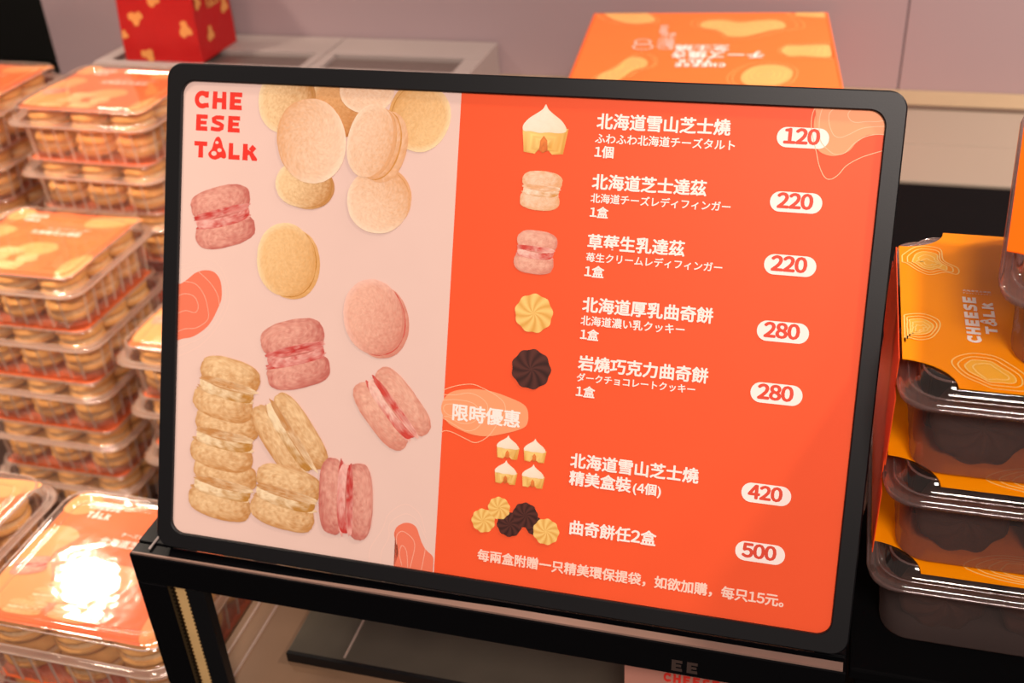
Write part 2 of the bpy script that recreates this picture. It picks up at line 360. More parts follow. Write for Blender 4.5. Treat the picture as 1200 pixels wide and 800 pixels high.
def contours(P, n, shrink=.2, jig=.05, seed=0):
    cx = sum(p[0] for p in P)/len(P); cy = sum(p[1] for p in P)/len(P); out = []
    rad = max(math.hypot(p[0]-cx, p[1]-cy) for p in P)
    for k in range(n):
        s = 1-shrink*k
        out.append([(cx+(x-cx)*s+.35*jig*rad*k*noise.noise(Vector((x/rad*2, y/rad*2, seed+k*.3))), cy+(y-cy)*s+.35*jig*rad*k*noise.noise(Vector((y/rad*2, x/rad*2, seed-k*.3)))) for x, y in P])
    return out

# ------------------------------------------------------------------ the setting
LEAN = .4407
NRM = Vector((0, -math.cos(LEAN), math.sin(LEAN))); UP = Vector((0, math.sin(LEAN), math.cos(LEAN)))
def ray(px, py): return AX*((px-600)/FPX)-AY*((py-400)/FPX)+AF
def on_sign(px, py, off=-.0025):
    d = ray(px, py); t = (off-CAM.dot(NRM))/d.dot(NRM); P = CAM+d*t; return P.x, P.dot(UP)
def at_z(px, py, z):
    d = ray(px, py); return CAM+d*((z-CAM.z)/d.z)
def setting(o): o['kind'] = 'structure'; return o
FL = -.410                                         # top of the sales table
setting(box('floor', -4, 3, -1.5, 5, -1.12, -1.1, M['floor'], bev=0))
setting(box('wall_far', -5, 3, 4.0, 4.1, -1.1, 2.2, M['back'], bev=0))
wb = setting(box('wall_back', -.743, 1.6, .945, .985, -1.1, .95, M['wall'], bev=0))
for x0, x1 in ((-.743, .4685), (.4705, 1.6)): box('panel', x0, x1, .939, .9448, -1.1, .95, M['wall'], wb, bev=.0006)
t1 = setting(box('trim_1', -.05, 1.6, .889, .9385, -.0118, -.0095, M['trim'], bev=.002))
box('groove', -.05, 1.6, .878, .8888, -.0118, -.0105, M['groove'], t1, bev=0)

def table(name, x0, x1, y0, y1, z, th, m, label):
    t = empty(name, ((x0+x1)/2, (y0+y1)/2, -1.1)); tag(t, label, 'table')
    cx, cy = (x0+x1)/2, (y0+y1)/2
    box('table_top', x0-cx, x1-cx, y0-cy, y1-cy, z-th+1.1, z+1.1, m, t, .002)
    for sx in (x0+.04, x1-.04):
        for sy in (y0+.04, y1-.04): box('leg', sx-.02-cx, sx+.02-cx, sy-.02-cy, sy+.02-cy, 0, z-th+1.1, M['black'], t)
    return t
table('display_table', -1.1, 1.05, -.06, .77, FL, .03, M['tablewood'], 'low dark display table under the left container stacks and black case')
FL2 = -.012-FL
bt = empty('white_counter_shelf', (.4, .72, FL)); tag(bt, 'white counter ledge behind the sign at right, above black gap', 'counter')
box('ledge_top', -.66, 1.1, -.052, .0515, FL2-.03, FL2, M['counter'], bt, .002); box('ledge_support', -.64, 1.05, -.02, .045, 0, FL2-.0302, M['blackdull'], bt, .001)
bc = empty('back_counter', (.35, .74, -1.1)); tag(bc, 'white-topped counter running along the wall behind the sign', 'counter')
box('counter_top', -.66, 1.2, .032, .19, 1.058, 1.088, M['counter'], bc, .002)
box('front_board', -.65, 1.2, .036, .19, 0, 1.0575, M['blackdull'], bc, .001)
# second black case on the right carries the sleeved boxes
FL2 = -.012-FL
rc = empty('black_display_case', (.75, .28, FL)); tag(rc, 'glossy black display case under the orange-sleeved chocolate boxes at right', 'display case')
box('case_top', -.318, .35, -.29, .38,   FL2-.008, FL2, M['blackdull'], rc, .0015)
box('case_body', -.314, .346, -.286, .376, 0, FL2-.0082, M['blackdull'], rc, .001)

# ------------------------------------------------------------------ black display case under the sign
SX0, SX1, SY0, SY1, ST = -.028, .4305, -.012, .24, -.0132
ds = empty('display_case', ((SX0+SX1)/2, 0, FL)); tag(ds, 'black framed glass-sided display case carrying the menu sign', 'display case')
def dbox(name, x0, x1, y0, y1, z0, z1, m, par=None, bev=.0008):
    o = box(name, x0, x1, y0, y1, z0, z1, m, None, bev)
    me = o.data
    for v in me.vertices: v.co -= ds.location
    o.parent = par or ds; return o
dbox('top_frame', SX0, SX1, SY0, SY0+.012, ST-.0255, ST-.0009, M['blackgloss'])
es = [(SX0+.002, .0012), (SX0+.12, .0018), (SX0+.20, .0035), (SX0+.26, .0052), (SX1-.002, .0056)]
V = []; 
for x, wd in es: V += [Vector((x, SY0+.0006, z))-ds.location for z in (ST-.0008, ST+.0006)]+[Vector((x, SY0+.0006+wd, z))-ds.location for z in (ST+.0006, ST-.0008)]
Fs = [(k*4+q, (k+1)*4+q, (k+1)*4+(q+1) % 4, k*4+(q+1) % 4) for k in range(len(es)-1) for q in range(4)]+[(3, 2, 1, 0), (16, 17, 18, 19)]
mesh('edge_sheen', V, Fs, M['edge'], ds)  # highlight along the top front lip, put in as a brownish tapered strip
dbox('top_frame', SX0, SX0+.026, SY0+.0122, SY1, ST-.0255, ST, M['blackgloss'])
dbox('top_frame', SX1-.018, SX1, SY0+.0122, SY1, ST-.0255, ST, M['blackgloss'])
dbox('top_frame', SX0, SX1, SY1, SY1+.02, ST-.0255, ST, M['blackgloss'])
dbox('top_panel', SX0+.0264, SX1-.0184, SY0+.0124, SY1-.0004, ST-.004, ST-.001, M['glass'])
dbox('glass_edge', SX0+.0115, SX0+.0130, SY0+.006, SY1-.01, ST+.00005, ST+.0008, M['shelf'], bev=0)
for x0, x1, y0, y1 in ((SX0, SX0+.0222, SY0, SY0+.0125), (SX1-.018, SX1, SY0, SY0+.0125), (SX0, SX0+.014, SY1, SY1+.02), (SX1-.014, SX1, SY1, SY1+.02)):
    dbox('post', x0, x1, y0, y1, FL, ST-.0258, M['blackgloss'])
led = dbox('led_strip', SX0+.0226, SX0+.0328, SY0+.006, SY0+.0085, FL+.002, ST-.0262, M['led'])
bm = bmesh.new(); z = FL+.01
while z < ST-.03:
    for x in (SX0+.0237, SX0+.0317): abox(bm, x-.0004, x+.0004, SY0+.0054, SY0+.0059, z, z+.0017)
    z += .0036
for v in bm.verts: v.co -= ds.location
dots = bmo('dots', bm, M['stitch'], led); tag(dots, kind='stuff')
dbox('inner_post', SX0+.0331, SX0+.047, SY0+.004, SY0+.012, FL+.002, ST-.0262, M['black'])
dbox('base_rail', SX0+.0268, SX1-.0184, SY0, SY0+.012, FL, FL+.025, M['blackgloss'])
dbox('floor_panel', SX0+.0155, SX1-.019, SY0+.0125, SY1-.0005, FL+.0005, FL+.004, M['insidefloor'])
dbox('inner_shelf', SX0+.0155, SX1-.019, SY0+.0125, SY1-.0005, -.155, -.150, M['insidefloor'])
for x in (-.0065, .0085): dbox('bright_streak', x, x+.0016, SY0+.014, SY1-.002, -.1499, -.1485, M['rim'], bev=0)  # thin bright lines on the shelf, added as raised clear bars
dbox('glass_panel', SX0+.003, SX0+.0045, SY0+.013, SY1-.001, FL+.001, ST-.026, M['glass'], bev=0)

def on_front(u, v, h): return Vector((u, SY0-h, v))-ds.location
P, _ = logo_word('EE', .3325, -.0355, (.0072, .0072), .0092, .0018)
flat('lettering', P, M['emboss'], on_front, .0002, ds)

# ------------------------------------------------------------------ clear containers
CW, CD = .200, .180
def container_meshes(W, D, hr, hl, key, clear, lid_m, rim_m, tp=1):
    """body rim at hr, lid top at hl; origin at bottom front-left corner of the rim outline"""
    K = 26; N = 5
    def ring(inset, z, rad, rib=0):
        pts = rrect(W-2*inset, D-2*inset, rad*(1 if tp == 1 else .72), N, K, W/2, D/2); out = []
        for x, y in pts:
            if rib:
                ax = min(abs(x-inset), abs(x-(W-inset))); ay = min(abs(y-inset), abs(y-(D-inset)))
                if ay < 1e-4 and W*.12 < x < W*.88: y += rib*(1 if y < D/2 else -1)*(.5+.5*math.cos(x*2*math.pi/.0125))
                elif ax < 1e-4 and D*.12 < y < D*.88: x += rib*(1 if x < W/2 else -1)*(.5+.5*math.cos(y*2*math.pi/.0125))
            out.append((x, y, z))
        return out
    def loft(rings, cap0, cap1):
        vs = [p for r in rings for p in r]; n = len(rings[0]); fs = []
        for k in range(len(rings)-1):
            for i in range(n): j = (i+1) % n; fs.append((k*n+i, k*n+j, (k+1)*n+j, (k+1)*n+i))
        if cap0: fs.append(tuple(reversed(range(n))))
        if cap1: fs.append(tuple(range((len(rings)-1)*n, len(rings)*n)))
        return vs, fs
    body = loft([ring(.009+.008*tp, .0005, .022), ring(.009+.0055*tp, .002, .024, .0012*tp), ring(.009+.0035*tp, hr*.35, .024, .0018*tp), ring(.009+.0018*tp, hr*.7, .024, .0016*tp), ring(.009, hr-.006, .024), ring(.0085, hr-.004, .024), ring(.0005, hr-.0035, .021), ring(.0, hr-.002, .021), ring(.0005, hr-.0006, .021)], True, False)
    lid = loft([ring(.0002, hr-.0003, .021), ring(.0, hr+.0008, .021), ring(.002, hr+.002, .025), ring(.0055, hr+.0022, .024), ring(.0068, hr+.004, .023), ring(.0078, hl-.004, .022), ring(.0095, hl-.0012, .020), ring(.012, hl, .018), ring(.0185, hl, .014), ring(.0195, hl-.0012, .013), ring(.026, hl-.0012, .010), ring(.0265, hl-.0004, .009), ring(.028, hl-.0004, .008), ring(.0285, hl-.0012, .008)], False, True)
    def bead(inset, z, rad, r):
        P = ring(inset, z, rad); n = len(P); vs = []; fs = []
        for i in range(n):
            a = Vector(P[(i-1) % n]); b = Vector(P[(i+1) % n]); d = (b-a).normalized(); nn = Vector((d.y, -d.x, 0)); p = Vector(P[i])
            for q in range(5): t = 2*math.pi*q/5; vs.append(tuple(p+nn*r*math.cos(t)+Vector((0, 0, r*math.sin(t)))))
        for i in range(n):
            for q in range(5): fs.append((i*5+q, ((i+1) % n)*5+q, ((i+1) % n)*5+(q+1) % 5, i*5+(q+1) % 5))
        return vs, fs
    def join(*L):
        V = []; F = []
        for v, f in L: b = len(V); V += v; F += [tuple(i+b for i in q) for q in f]
        return V, F
    rimg = join(bead(.0, hr-.0012, .026, .0010), bead(.0045, hr+.0022, .024, .0006), bead(.0105, hl-.0006, .019, .0007), loft([ring(.0003, hr-.0025, .021), ring(.009, hr-.0025, .024)], False, False))
    rb = []
    def bar(x0, y0, x1, y1, ox, oy):
        w_ = .0006; tx, ty = abs(oy), abs(ox); V = []
        for (x, y, z) in ((x0, y0, .003), (x1, y1, hr-.006)):
            V += [(x-tx*w_*2+ox*.0, y-ty*w_*2, z), (x+ox*w_*3, y+oy*w_*3, z), (x+tx*w_*2, y+ty*w_*2, z)]
        rb.append((V, [(0, 3, 4, 1), (1, 4, 5, 2)]))
    for q in range(9):
        x = W*.15+q*W*.7/8
        bar(x, .0132, x, .0098, 0, -1); bar(x, D-.0132, x, D-.0098, 0, 1)
    for q in range(8):
        y = D*.16+q*D*.68/7
        bar(.0132, y, .0098, y, -1, 0); bar(W-.0132, y, W-.0098, y, 1, 0)
    ribs = join(*rb)
    res = []
    for nm, (vs, fs), mm in (('tray', body, clear), ('lid', lid, lid_m), ('rim', rimg, rim_m), ('ribs', ribs, M['rib'])):
        me = bpy.data.meshes.new(key+nm); me.from_pydata(vs, [], fs); me.materials.append(mm)
        for p in me.polygons: p.use_smooth = len(p.vertices) == 4
        res.append(me)
    return res
def link(name, me, parent=None, loc=(0, 0, 0), rot=(0, 0, 0)):
    o = bpy.data.objects.new(name, me); C.objects.link(o); o.parent = parent; o.location = loc; o.rotation_euler = rot; return o
HR, HL = .050, .0675; PITCHZ = .068
TRAY, LID, RIM, RIBS = container_meshes(CW, CD, HR, HL, 'cookie_', M['clear'], M['clearlid'], M['rim'])
# printed card under the lid: one mesh each, shared by all
def card_proto():
    hub = empty('proto'); pl = lambda u, v, h: Vector((u, v, h))
    parts = {}
    parts['printed_card'] = flat('printed_card', [rrect(CW-.032, CD-.032, .008, 4, 0, CW/2, CD/2)], M['card'], pl, 0, hub)
    pch = [[(.015, .03), (.05, .035), (.06, .06), (.04, .09), (.05, .115), (.03, .125), (.014, .11)], [(.13, .135), (.165, .14), (.186, .155), (.186, .166), (.15, .164), (.125, .155)], [(.014, .145), (.03, .14), (.045, .15), (.04, .166), (.02, .167)],
           [(.165, .02), (.186, .02), (.187, .06), (.175, .07), (.16, .05)], [(.08, .07), (.11, .06), (.13, .075), (.12, .09), (.09, .088)]]
    parts['printed_patches'] = flat('printed_patches', [catmull(p, True, 4) for p in pch], M['cardpeach'], pl, .0001, hub)
    P1, _ = logo_word('CHEESE', .036, .150, (.0045,)*6, .0075, .0008); P2, h2 = logo_word('TALK', .04, .139, (.005,)*4, .0075, .0008)
    parts['brand_lettering'] = flat('brand_lettering', P1+P2, M['white'], pl, .0002, hub)
    parts['product_lettering'] = text('product_lettering', '北海道芝士達茲', M['white'], pl, .0002, hub, .07, .137, .110, weight=.03)
    parts['small_lettering'] = text('small_lettering', 'チーズレディフィンガー', M['white'], pl, .0002, hub, .085, .145, .1225, weight=.02)
    ink = Ink()
    for (x, y, w, h, r) in ((.055, .033, .034, .016, 3), (.068, .049, .036, .017, 8), (.078, .066, .036, .017, 0), (.096, .034, .036, .017, -3), (.109, .052, .026, .02, 25), (.03, .075, .03, .02, 20)):
        macaron_side(ink, x, y, w, h, r, 'gold' if x > .04 else 'pink', seed=x*100)
    parts['printed_cookies'] = ink.build('printed_cookies', pl, .0003, hub)
    meshes = {k: o.data for k, o in parts.items()}
    for o in list(parts.values())+[hub]: bpy.data.objects.remove(o)
    return meshes
CARD = card_proto()
# cookie: two shells and filling
def dome_mesh(name, m, r, h, flip, seed):
    bm = bmesh.new(); S = 20; prof = [(0, h), (.45, h*.97), (.75, h*.84), (.93, h*.55), (1.0, h*.25), (.97, .06*h), (.86, 0)]
    rows = []
    for k, (a, b) in enumerate(prof):
        if k == 0: rows.append([bm.verts.new((0, 0, b))]); continue
        rows.append([bm.verts.new((r*a*(1+.03*noise.noise(Vector((math.cos(6.283*i/S)*2, math.sin(6.283*i/S)*2, seed+k)))+(.025*math.sin(i*7) if k > 4 else 0))*math.cos(6.283*i/S), r*a*(1+.03*noise.noise(Vector((math.cos(6.283*i/S)*2, math.sin(6.283*i/S)*2, seed+k))))*math.sin(6.283*i/S), b)) for i in range(S)])
    for i in range(S): bm.faces.new((rows[0][0], rows[1][i], rows[1][(i+1) % S]))
    for k in range(1, len(prof)-1):
        for i in range(S): j = (i+1) % S; bm.faces.new((rows[k][i], rows[k+1][i], rows[k+1][j], rows[k][j]))
    bm.faces.new(list(reversed(rows[-1])))
    if flip:
        for v in bm.verts: v.co.z = -v.co.z
    bmesh.ops.recalc_face_normals(bm, faces=bm.faces)
    me = bpy.data.meshes.new(name); bm.to_mesh(me); bm.free(); me.materials.append(m)
    for p in me.polygons: p.use_smooth = True
    return me
CR = .0265
SH1 = dome_mesh('shell_top', M['shell'], CR, .0118, False, 1); SH2 = dome_mesh('shell_bottom', M['shell'], CR, .0118, True, 4)
bm = bmesh.new(); bmesh.ops.create_cone(bm, cap_ends=True, segments=20, radius1=CR*.9, radius2=CR*.9, depth=.006)
FILL = bpy.data.meshes.new('filling'); bm.to_mesh(FILL); bm.free(); FILL.materials.append(M['fill'])
ORD = ['first', 'second', 'third', 'fourth']
def cookie(loc, rz, label, group):
    t = empty('sandwich_cookie', loc, (random.uniform(-.02, .02), random.uniform(-.02, .02), rz)); tag(t, label, 'cookie', group)
    link('shell', SH1, t, (0, 0, .0176)); link('shell', SH2, t, (0, 0, .0120)); link('filling', FILL, t, (0, 0, .0148))
def make_box(x, y, z, rz, label, where, group, cookies='fr', card=True, prints=True):
    t = empty('clear_cookie_box', (x, y, z), (0, 0, rz)); tag(t, label, 'container', group)
    link('tray', TRAY, t); link('lid', LID, t); link('rim', RIM, t); rbs = link('ribs', RIBS, t); rbs['kind'] = 'stuff'
    if card:
        c = link('printed_card', CARD['printed_card'], t, (0, 0, HL-.0026))
        if prints:
            for k in ('printed_patches', 'brand_lettering', 'product_lettering', 'small_lettering', 'printed_cookies'): link(k, CARD[k], c)
    Mx = Matrix.Translation((x, y, z))@Matrix.Rotation(rz, 4, 'Z')
    if not cookies: return t
    cells = []
    xs = [.0425+.0575*i for i in range(3)]; ys = [.0425, .0905, .1375]
    for layer in (0, 1):
        ln = 'lower' if layer == 0 else 'upper'
        if 'f' in cookies:
            for i in range(3): cells.append((xs[i], ys[0], layer, f'{ln} golden cookie, {ORD[i]} from left, front row, {where}'))
        if 'r' in cookies:
            for j in (1, 2): cells.append((xs[2], ys[j], layer, f'{ln} golden cookie, {ORD[j]} from front, right side, {where}'))
        if 'l' in cookies:
            for j in (1, 2): cells.append((xs[0], ys[j], layer, f'{ln} golden cookie, {ORD[j]} from front, left side, {where}'))
    for cx, cy, ly, lab in cells:
        p = Mx@Vector((cx+random.uniform(-.0006, .0006), cy+random.uniform(-.0006, .0006), .0022+ly*.0305)); cookie(p, random.uniform(0, 6), lab, 'cookies in '+where)
    return t
LV = ['bottom', 'second', 'third', 'fourth', 'fifth', 'top']
def stack(x, y, n, where, what, cookies='fr', hide=0, dz=PITCHZ, drift=(0, 0), jig=.002, base=FL):
    for k in range(n):
        pos = 'top' if k == n-1 else ['lowest', 'second lowest', 'third lowest', 'fourth lowest', 'fifth lowest', 'second highest'][k]
        make_box(x+drift[0]*k+random.uniform(-jig, jig), y+drift[1]*k+random.uniform(-jig, jig), base+.0005+k*dz, random.uniform(-.012, .012),
                 f'clear plastic cookie box, {pos} of the {what}', f'{pos} box, {where}', 'cookie boxes in '+where, cookies if k >= hide else '', card=True, prints=(k == n-1 or False))
stack(-.569, .395, 5, 'stack left of sign', 'stack left of sign', 'fr')
stack(-.566, .588, 7, 'stack under red bag', 'stack below red bag', 'fr', hide=4, dz=.0645)
stack(-.79, .588, 7, 'far left rear stack', 'far left rear stack', 'fr', hide=4, dz=.0645)
stack(-.338, .385, 4, 'stack by sign edge', 'stack half behind sign edge', 'fl')
stack(-.456, .008, 4, 'lower left stack', 'lower left corner stack', 'fr', hide=2, jig=.001)
stack(-.238, .000, 4, 'glaring front stack', 'glaring front stack beside the black case', 'fr', hide=2, jig=.001)
# black riser tray and small tag card inside the case
t = empty('riser_tray', (.18, .10, -.1499)); tag(t, 'black acrylic tray lying inside the case beneath the sign', 'tray')
box('tray_board', -.138, .12, -.062, .09, 0, .0082, M['traytop'], t, .0006)  # reflection on the black tray top put into a lighter grey-brown colour
box('front_lip', -.138, .12, -.0655, -.0622, 0, .0088, M['black'], t, .0004)
box('bright_streak', -.094, -.0925, -.06, .088, .0083, .0092, M['rim'], t, 0)  # bright reflection on the tray, put in as a thin clear bar
t = empty('price_card', (.345, .014, -.1499)); tag(t, 'pinkish price card inside the case beneath the sign', 'card')
pc = box('card_sheet', -.045, .045, 0, .0012, .03, .092, M['tagpink'], t, .0002)
box('card_stand', -.03, .03, -.0095, .012, 0, .0298, M['glass'], t, 0)
def on_card(u, v, h): return Vector((u, -h, v))
Pl, _ = logo_word('CHEESE', -.02, .074, (.005,)*6, .008, .001); flat('lettering', Pl, M['red_ink'], on_card, .0003, pc)

# ------------------------------------------------------------------ sleeved chocolate boxes on the right
GW, GD, GHR, GHL, GP = .200, .176, .049, .0585, .0612
GTR, GLD, GRM, _rb = container_meshes(GW, GD, GHR, GHL, 'sleeved_', M['smoky'], M['clearlid'], M['smokerim'], .35)
GX, GY, GZ = .4365, .005, -.0119
SWM = None
def swirl_mesh():
    bm = bmesh.new(); S = 72; K = 9; arms = 9; rows = []; r0 = .024
    for k in range(K+1):
        t = k/K; row = []
        for i in range(S):
            th = 6.2832*i/S; g = .5+.5*math.sin(arms*th+5*t); r = r0*t*(1+.05*g); zz = .011*math.cos(t*1.45)+.0022*g*min(1, t*3)
            row.append(bm.verts.new((r*math.cos(th), r*math.sin(th), zz)))
            if k == 0: break
        rows.append(row)
    for i in range(S): bm.faces.new((rows[0][0], rows[1][i], rows[1][(i+1) % S]))
    for k in range(1, K):
        for i in range(S): j = (i+1) % S; bm.faces.new((rows[k][i], rows[k+1][i], rows[k+1][j], rows[k][j]))
    bot = [bm.verts.new((v.co.x*.9, v.co.y*.9, -.003)) for v in rows[K]]
    for i in range(S): j = (i+1) % S; bm.faces.new((rows[K][i], bot[i], bot[j], rows[K][j]))
    bm.faces.new(list(reversed(bot)))
    bmesh.ops.recalc_face_normals(bm, faces=bm.faces)
    me = bpy.data.meshes.new('swirl'); bm.to_mesh(me); bm.free(); me.materials.append(M['choc'])
    for p in me.polygons: p.use_smooth = True
    return me
SW = swirl_mesh()
def sleeve_parts():
    """top sheet with four scooped corners, side sheets; built about the box origin"""
    nr = .0255; x0, x1, y0, y1 = .0005, GW-.0005 , .0030, GD-.0060; zt = GHL+.0008
    def scoop(cx, cy, sx, sy, rev):
        P = [(cx+sx*nr*1.0*math.cos(R(90*j/8)), cy+sy*nr*.85*math.sin(R(90*j/8))) for j in range(9)]
        return P[::-1] if rev else P
    out = scoop(x0, y0, 1, 1, True)+scoop(x1, y0, -1, 1, False)+scoop(x1, y1, -1, -1, True)+scoop(x0, y1, 1, -1, False)
    bm = bmesh.new(); a = [bm.verts.new((x, y, zt)) for x, y in out]; f = bm.faces.new(a)
    r = bmesh.ops.extrude_face_region(bm, geom=[f]); 
    for v in [g for g in r['geom'] if isinstance(g, bmesh.types.BMVert)]: v.co.z += .0005
    bmesh.ops.triangulate(bm, faces=bm.faces); bmesh.ops.recalc_face_normals(bm, faces=bm.faces)
    top = bpy.data.meshes.new('sleeve_top'); bm.to_mesh(top); bm.free(); top.materials.append(M['sleeve'])
    ms = [top]
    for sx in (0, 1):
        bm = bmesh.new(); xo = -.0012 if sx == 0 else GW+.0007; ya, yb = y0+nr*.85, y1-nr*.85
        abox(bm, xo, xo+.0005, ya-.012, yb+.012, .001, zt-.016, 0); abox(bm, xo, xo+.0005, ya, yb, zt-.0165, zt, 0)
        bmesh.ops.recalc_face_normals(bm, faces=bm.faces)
        me = bpy.data.meshes.new('sleeve_side'); bm.to_mesh(me); bm.free(); me.materials.append(M['sleeveside']); ms.append(me)  # shade on the sides put into a redder orange than the top
    return ms
ST_, SL_, SR_ = sleeve_parts()
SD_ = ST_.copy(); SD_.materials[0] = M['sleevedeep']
def gtop(px, py, z=GZ+2*GP+GHL+.0015):
    p = at_z(px, py, z); return p.x-GX, p.y-GY
PZ = GHL+.0014
def gplace(u, v, h): return Vector((u, v, PZ+h))
B1 = [(1000+x/3.335, 260+y/3.335) for x, y in ((165, 150), (200, 118), (250, 95), (330, 105), (345, 150), (400, 180), (398, 204), (350, 196), (290, 206), (240, 186), (200, 160))]
B2 = [(1000+x/3.335, 260+y/3.335) for x, y in ((138, 390), (180, 365), (260, 358), (320, 380), (330, 410), (300, 450), (250, 460), (200, 450), (150, 462))]
B3 = [(1020+x/6.667, 400+y/6.667) for x, y in ((620, 150), (680, 110), (800, 92), (950, 115), (1060, 170), (1200, 270), (1225, 365), (1100, 400), (950, 370), (830, 320), (720, 270), (640, 200))]
def sleeve_art(parent):
    for B, n in ((B1, 5), (B2, 5), (B3, 4)):
        P = catmull([gtop(*q) for q in B], True, 5); P = [(max(.002, min(GW-.002, x)), max(.005, min(GD-.010, y))) for x, y in P]
        c = contours(P, n, .19, .10, seed=n)
        flat('printed_patch', [c[2]], M['sleevepatch'], gplace, .0001, parent)
        for q in c: flat('contour_line', strip_poly(q, .0007, True), M['sleeveline'], gplace, .0002, parent)
    x0, y0 = gtop(1133, 401); x1, y1 = gtop(1122, 346); x2, y2 = gtop(1150, 396)
    def rp(u, v, h): return Vector((x2-.001-v+0.0, y0+u, PZ+h))           # reads towards the wall
    hh = x2-x0
    P, _ = logo_word('CHEESE', 0, 0, ((y1-y0)/6-.0008,)*6, hh*.95, .0008); flat('brand_lettering', P, M['white'], rp, .0003, parent)
    def rp2(u, v, h): return Vector((x2+hh*1.0-v, y0+u+.010, PZ+h))
    P, Hh = logo_word('TALK', 0, 0, ((y1-y0)/6-.0008,)*4, hh*.8, .0012); flat('brand_lettering', P, M['white'], rp2, .0003, parent)
    flat('cheese_hole', Hh, M['sleeve'], rp2, .0004, parent)
    def rp3(u, v, h): return Vector((x2-hh+u, y1+.002+v, PZ+h))
    text('small_lettering', '北海道芝士達茲', M['white'], rp3, .0003, parent, 0, hh*2, .003, weight=.01)
    text('small_lettering', 'チョコレートクッキー', M['white'], rp3, .0003, parent, 0, hh*2, .0005, weight=.01)
def choc_box(loc, rot, label, art, where, deep=False):
    t = empty('sleeved_cookie_box', loc, rot); tag(t, label, 'box', 'orange sleeved boxes of chocolate cookies')
    link('tray', GTR, t); link('lid', GLD, t); link('rim', GRM, t); s = link('sleeve', SD_ if deep else ST_, t); (None if deep or 'lowest' in where else link('sleeve_side', SL_, t)); link('sleeve_side', SR_, t)
    link('liner', LINER, t)
    if art: sleeve_art(s)
    Mx = Matrix.Translation(loc)@Euler(rot).to_matrix().to_4x4()
    for i in range(3):
        p = Mx@Vector((.044+.055*i, .034, .021)); o = link('chocolate_swirl_cookie', SW, None, p, (R(78)+rot[0], random.uniform(-.1, .1), rot[2]))
        tag(o, f'dark swirl cookie, {ORD[i]} from left behind the front of {where}', 'cookie', 'chocolate cookies in '+where)
from mathutils import Euler
bm = bmesh.new(); abox(bm, .018, GW-.018, .046, GD-.018, .003, GHR+.003, .004); bmesh.ops.recalc_face_normals(bm, faces=bm.faces)
LINER = bpy.data.meshes.new('liner'); bm.to_mesh(LINER); bm.free(); LINER.materials.append(M['blackdull'])
for k, nm in enumerate(('lowest', 'middle', 'top')):
    choc_box((GX+(.0, .0015, .001)[k], GY+(.002, .001, 0)[k], GZ+k*GP), (0, 0, 0), f'clear box with orange sleeve and dark cookies, {nm} of right stack', k == 2, f'{nm} sleeved box')
    if k < 2:
        pr = [o for o in C.objects if o.name.startswith('sleeve') and o.data is ST_ and o.parent and abs(o.parent.location.z-(GZ+k*GP)) < 1e-5][0]
        Pn = catmull([(u, v-.005) for u, v in ((.048, .018), (.065, .03), (.09, .03), (.105, .02), (.10, .0115), (.07, .0105))], True, 5)
        for q in contours(Pn, 4, .2, .08, 2): flat('contour_line', strip_poly([(x, max(.0034, y)) for x, y in q], .0007, True), M['sleeveline'], gplace, .0002, pr)
# tilted fourth box on top
F = Vector((.4735, .030, .209)); Bk = Vector((.4960, .199, .241))
dv = Bk-F; yaw = math.atan2(-dv.x, dv.y); tilt = math.atan2(dv.z, math.hypot(dv.x, dv.y))
e = Euler((tilt, 0, yaw)); org = F-e.to_matrix()@Vector((0, 0, GHR))+Vector((0, -.016, .0068))
choc_box(tuple(org), (tilt, 0, yaw), 'orange sleeved box tilted on top of right stack, cut by photo edge', False, 'tilted sleeved box', True)
wedge = box('gift_card_box', .60, .632, .15, .180, GZ+2*GP+GHL+.0017, GZ+2*GP+GHL+.026, M['boxcard']); tag(wedge, 'small orange box propping up the tilted sleeved box, past right edge', 'box')
# clear box of golden cookies behind the sign's right edge
make_box(.2345, .052, -.0118, 0, 'clear box of golden cookies behind the lower right edge of sign', 'box behind right sign edge', 'box behind the sign', '', True, False)

# ------------------------------------------------------------------ the grey shelf unit, red bag, orange box
SZ = .035
sh = empty('shelf_unit', (-.35, .86, -.0119)); tag(sh, 'low grey framed shelf with dark recessed panels against the wall', 'shelf')
def sbox(n, x0, x1, y0, y1, z0, z1, m, bev=.001):
    o = box(n, x0, x1, y0, y1, z0, z1, m, None, bev)
    for v in o.data.vertices: v.co -= sh.location
    o.parent = sh
xa = at_z(347, 80, SZ).x; xb = at_z(372, 80, SZ).x; xc = at_z(534, 80, SZ).x; xm = (xa+xb)/2; xe = at_z(556, 80, SZ).x
xl = at_z(121, 66, SZ).x; ytb = .935; yi = at_z(480, 66, SZ).y; yf = .795
sbox('frame_rail', xl, xm-.0012, yi, ytb, -.0118, SZ, M['shelf']); sbox('frame_rail', xm+.0012, xe, yi, ytb, -.0118, SZ, M['shelf'])
sbox('frame_rail', xl, xm-.0012, yf, yf+.015, -.0118, SZ, M['shelf']); sbox('frame_rail', xm+.0012, xe, yf, yf+.015, -.0118, SZ, M['shelf'])
for x0, x1 in ((xl, xl+.02), (xa, xm-.0012), (xm+.0012, xb), (xc, xe)): sbox('frame_rail', x0, x1, yf+.0152, yi-.0002, -.0118, SZ-.0002, M['shelf'])
sbox('recessed_panel', xl+.0202, xa-.0002, yf+.0154, yi-.0004, -.0118, SZ-.006, M['shelfdark']); sbox('recessed_panel', xb+.0002, xc-.0002, yf+.0154, yi-.0004, -.0118, SZ-.006, M['shelfdark'])

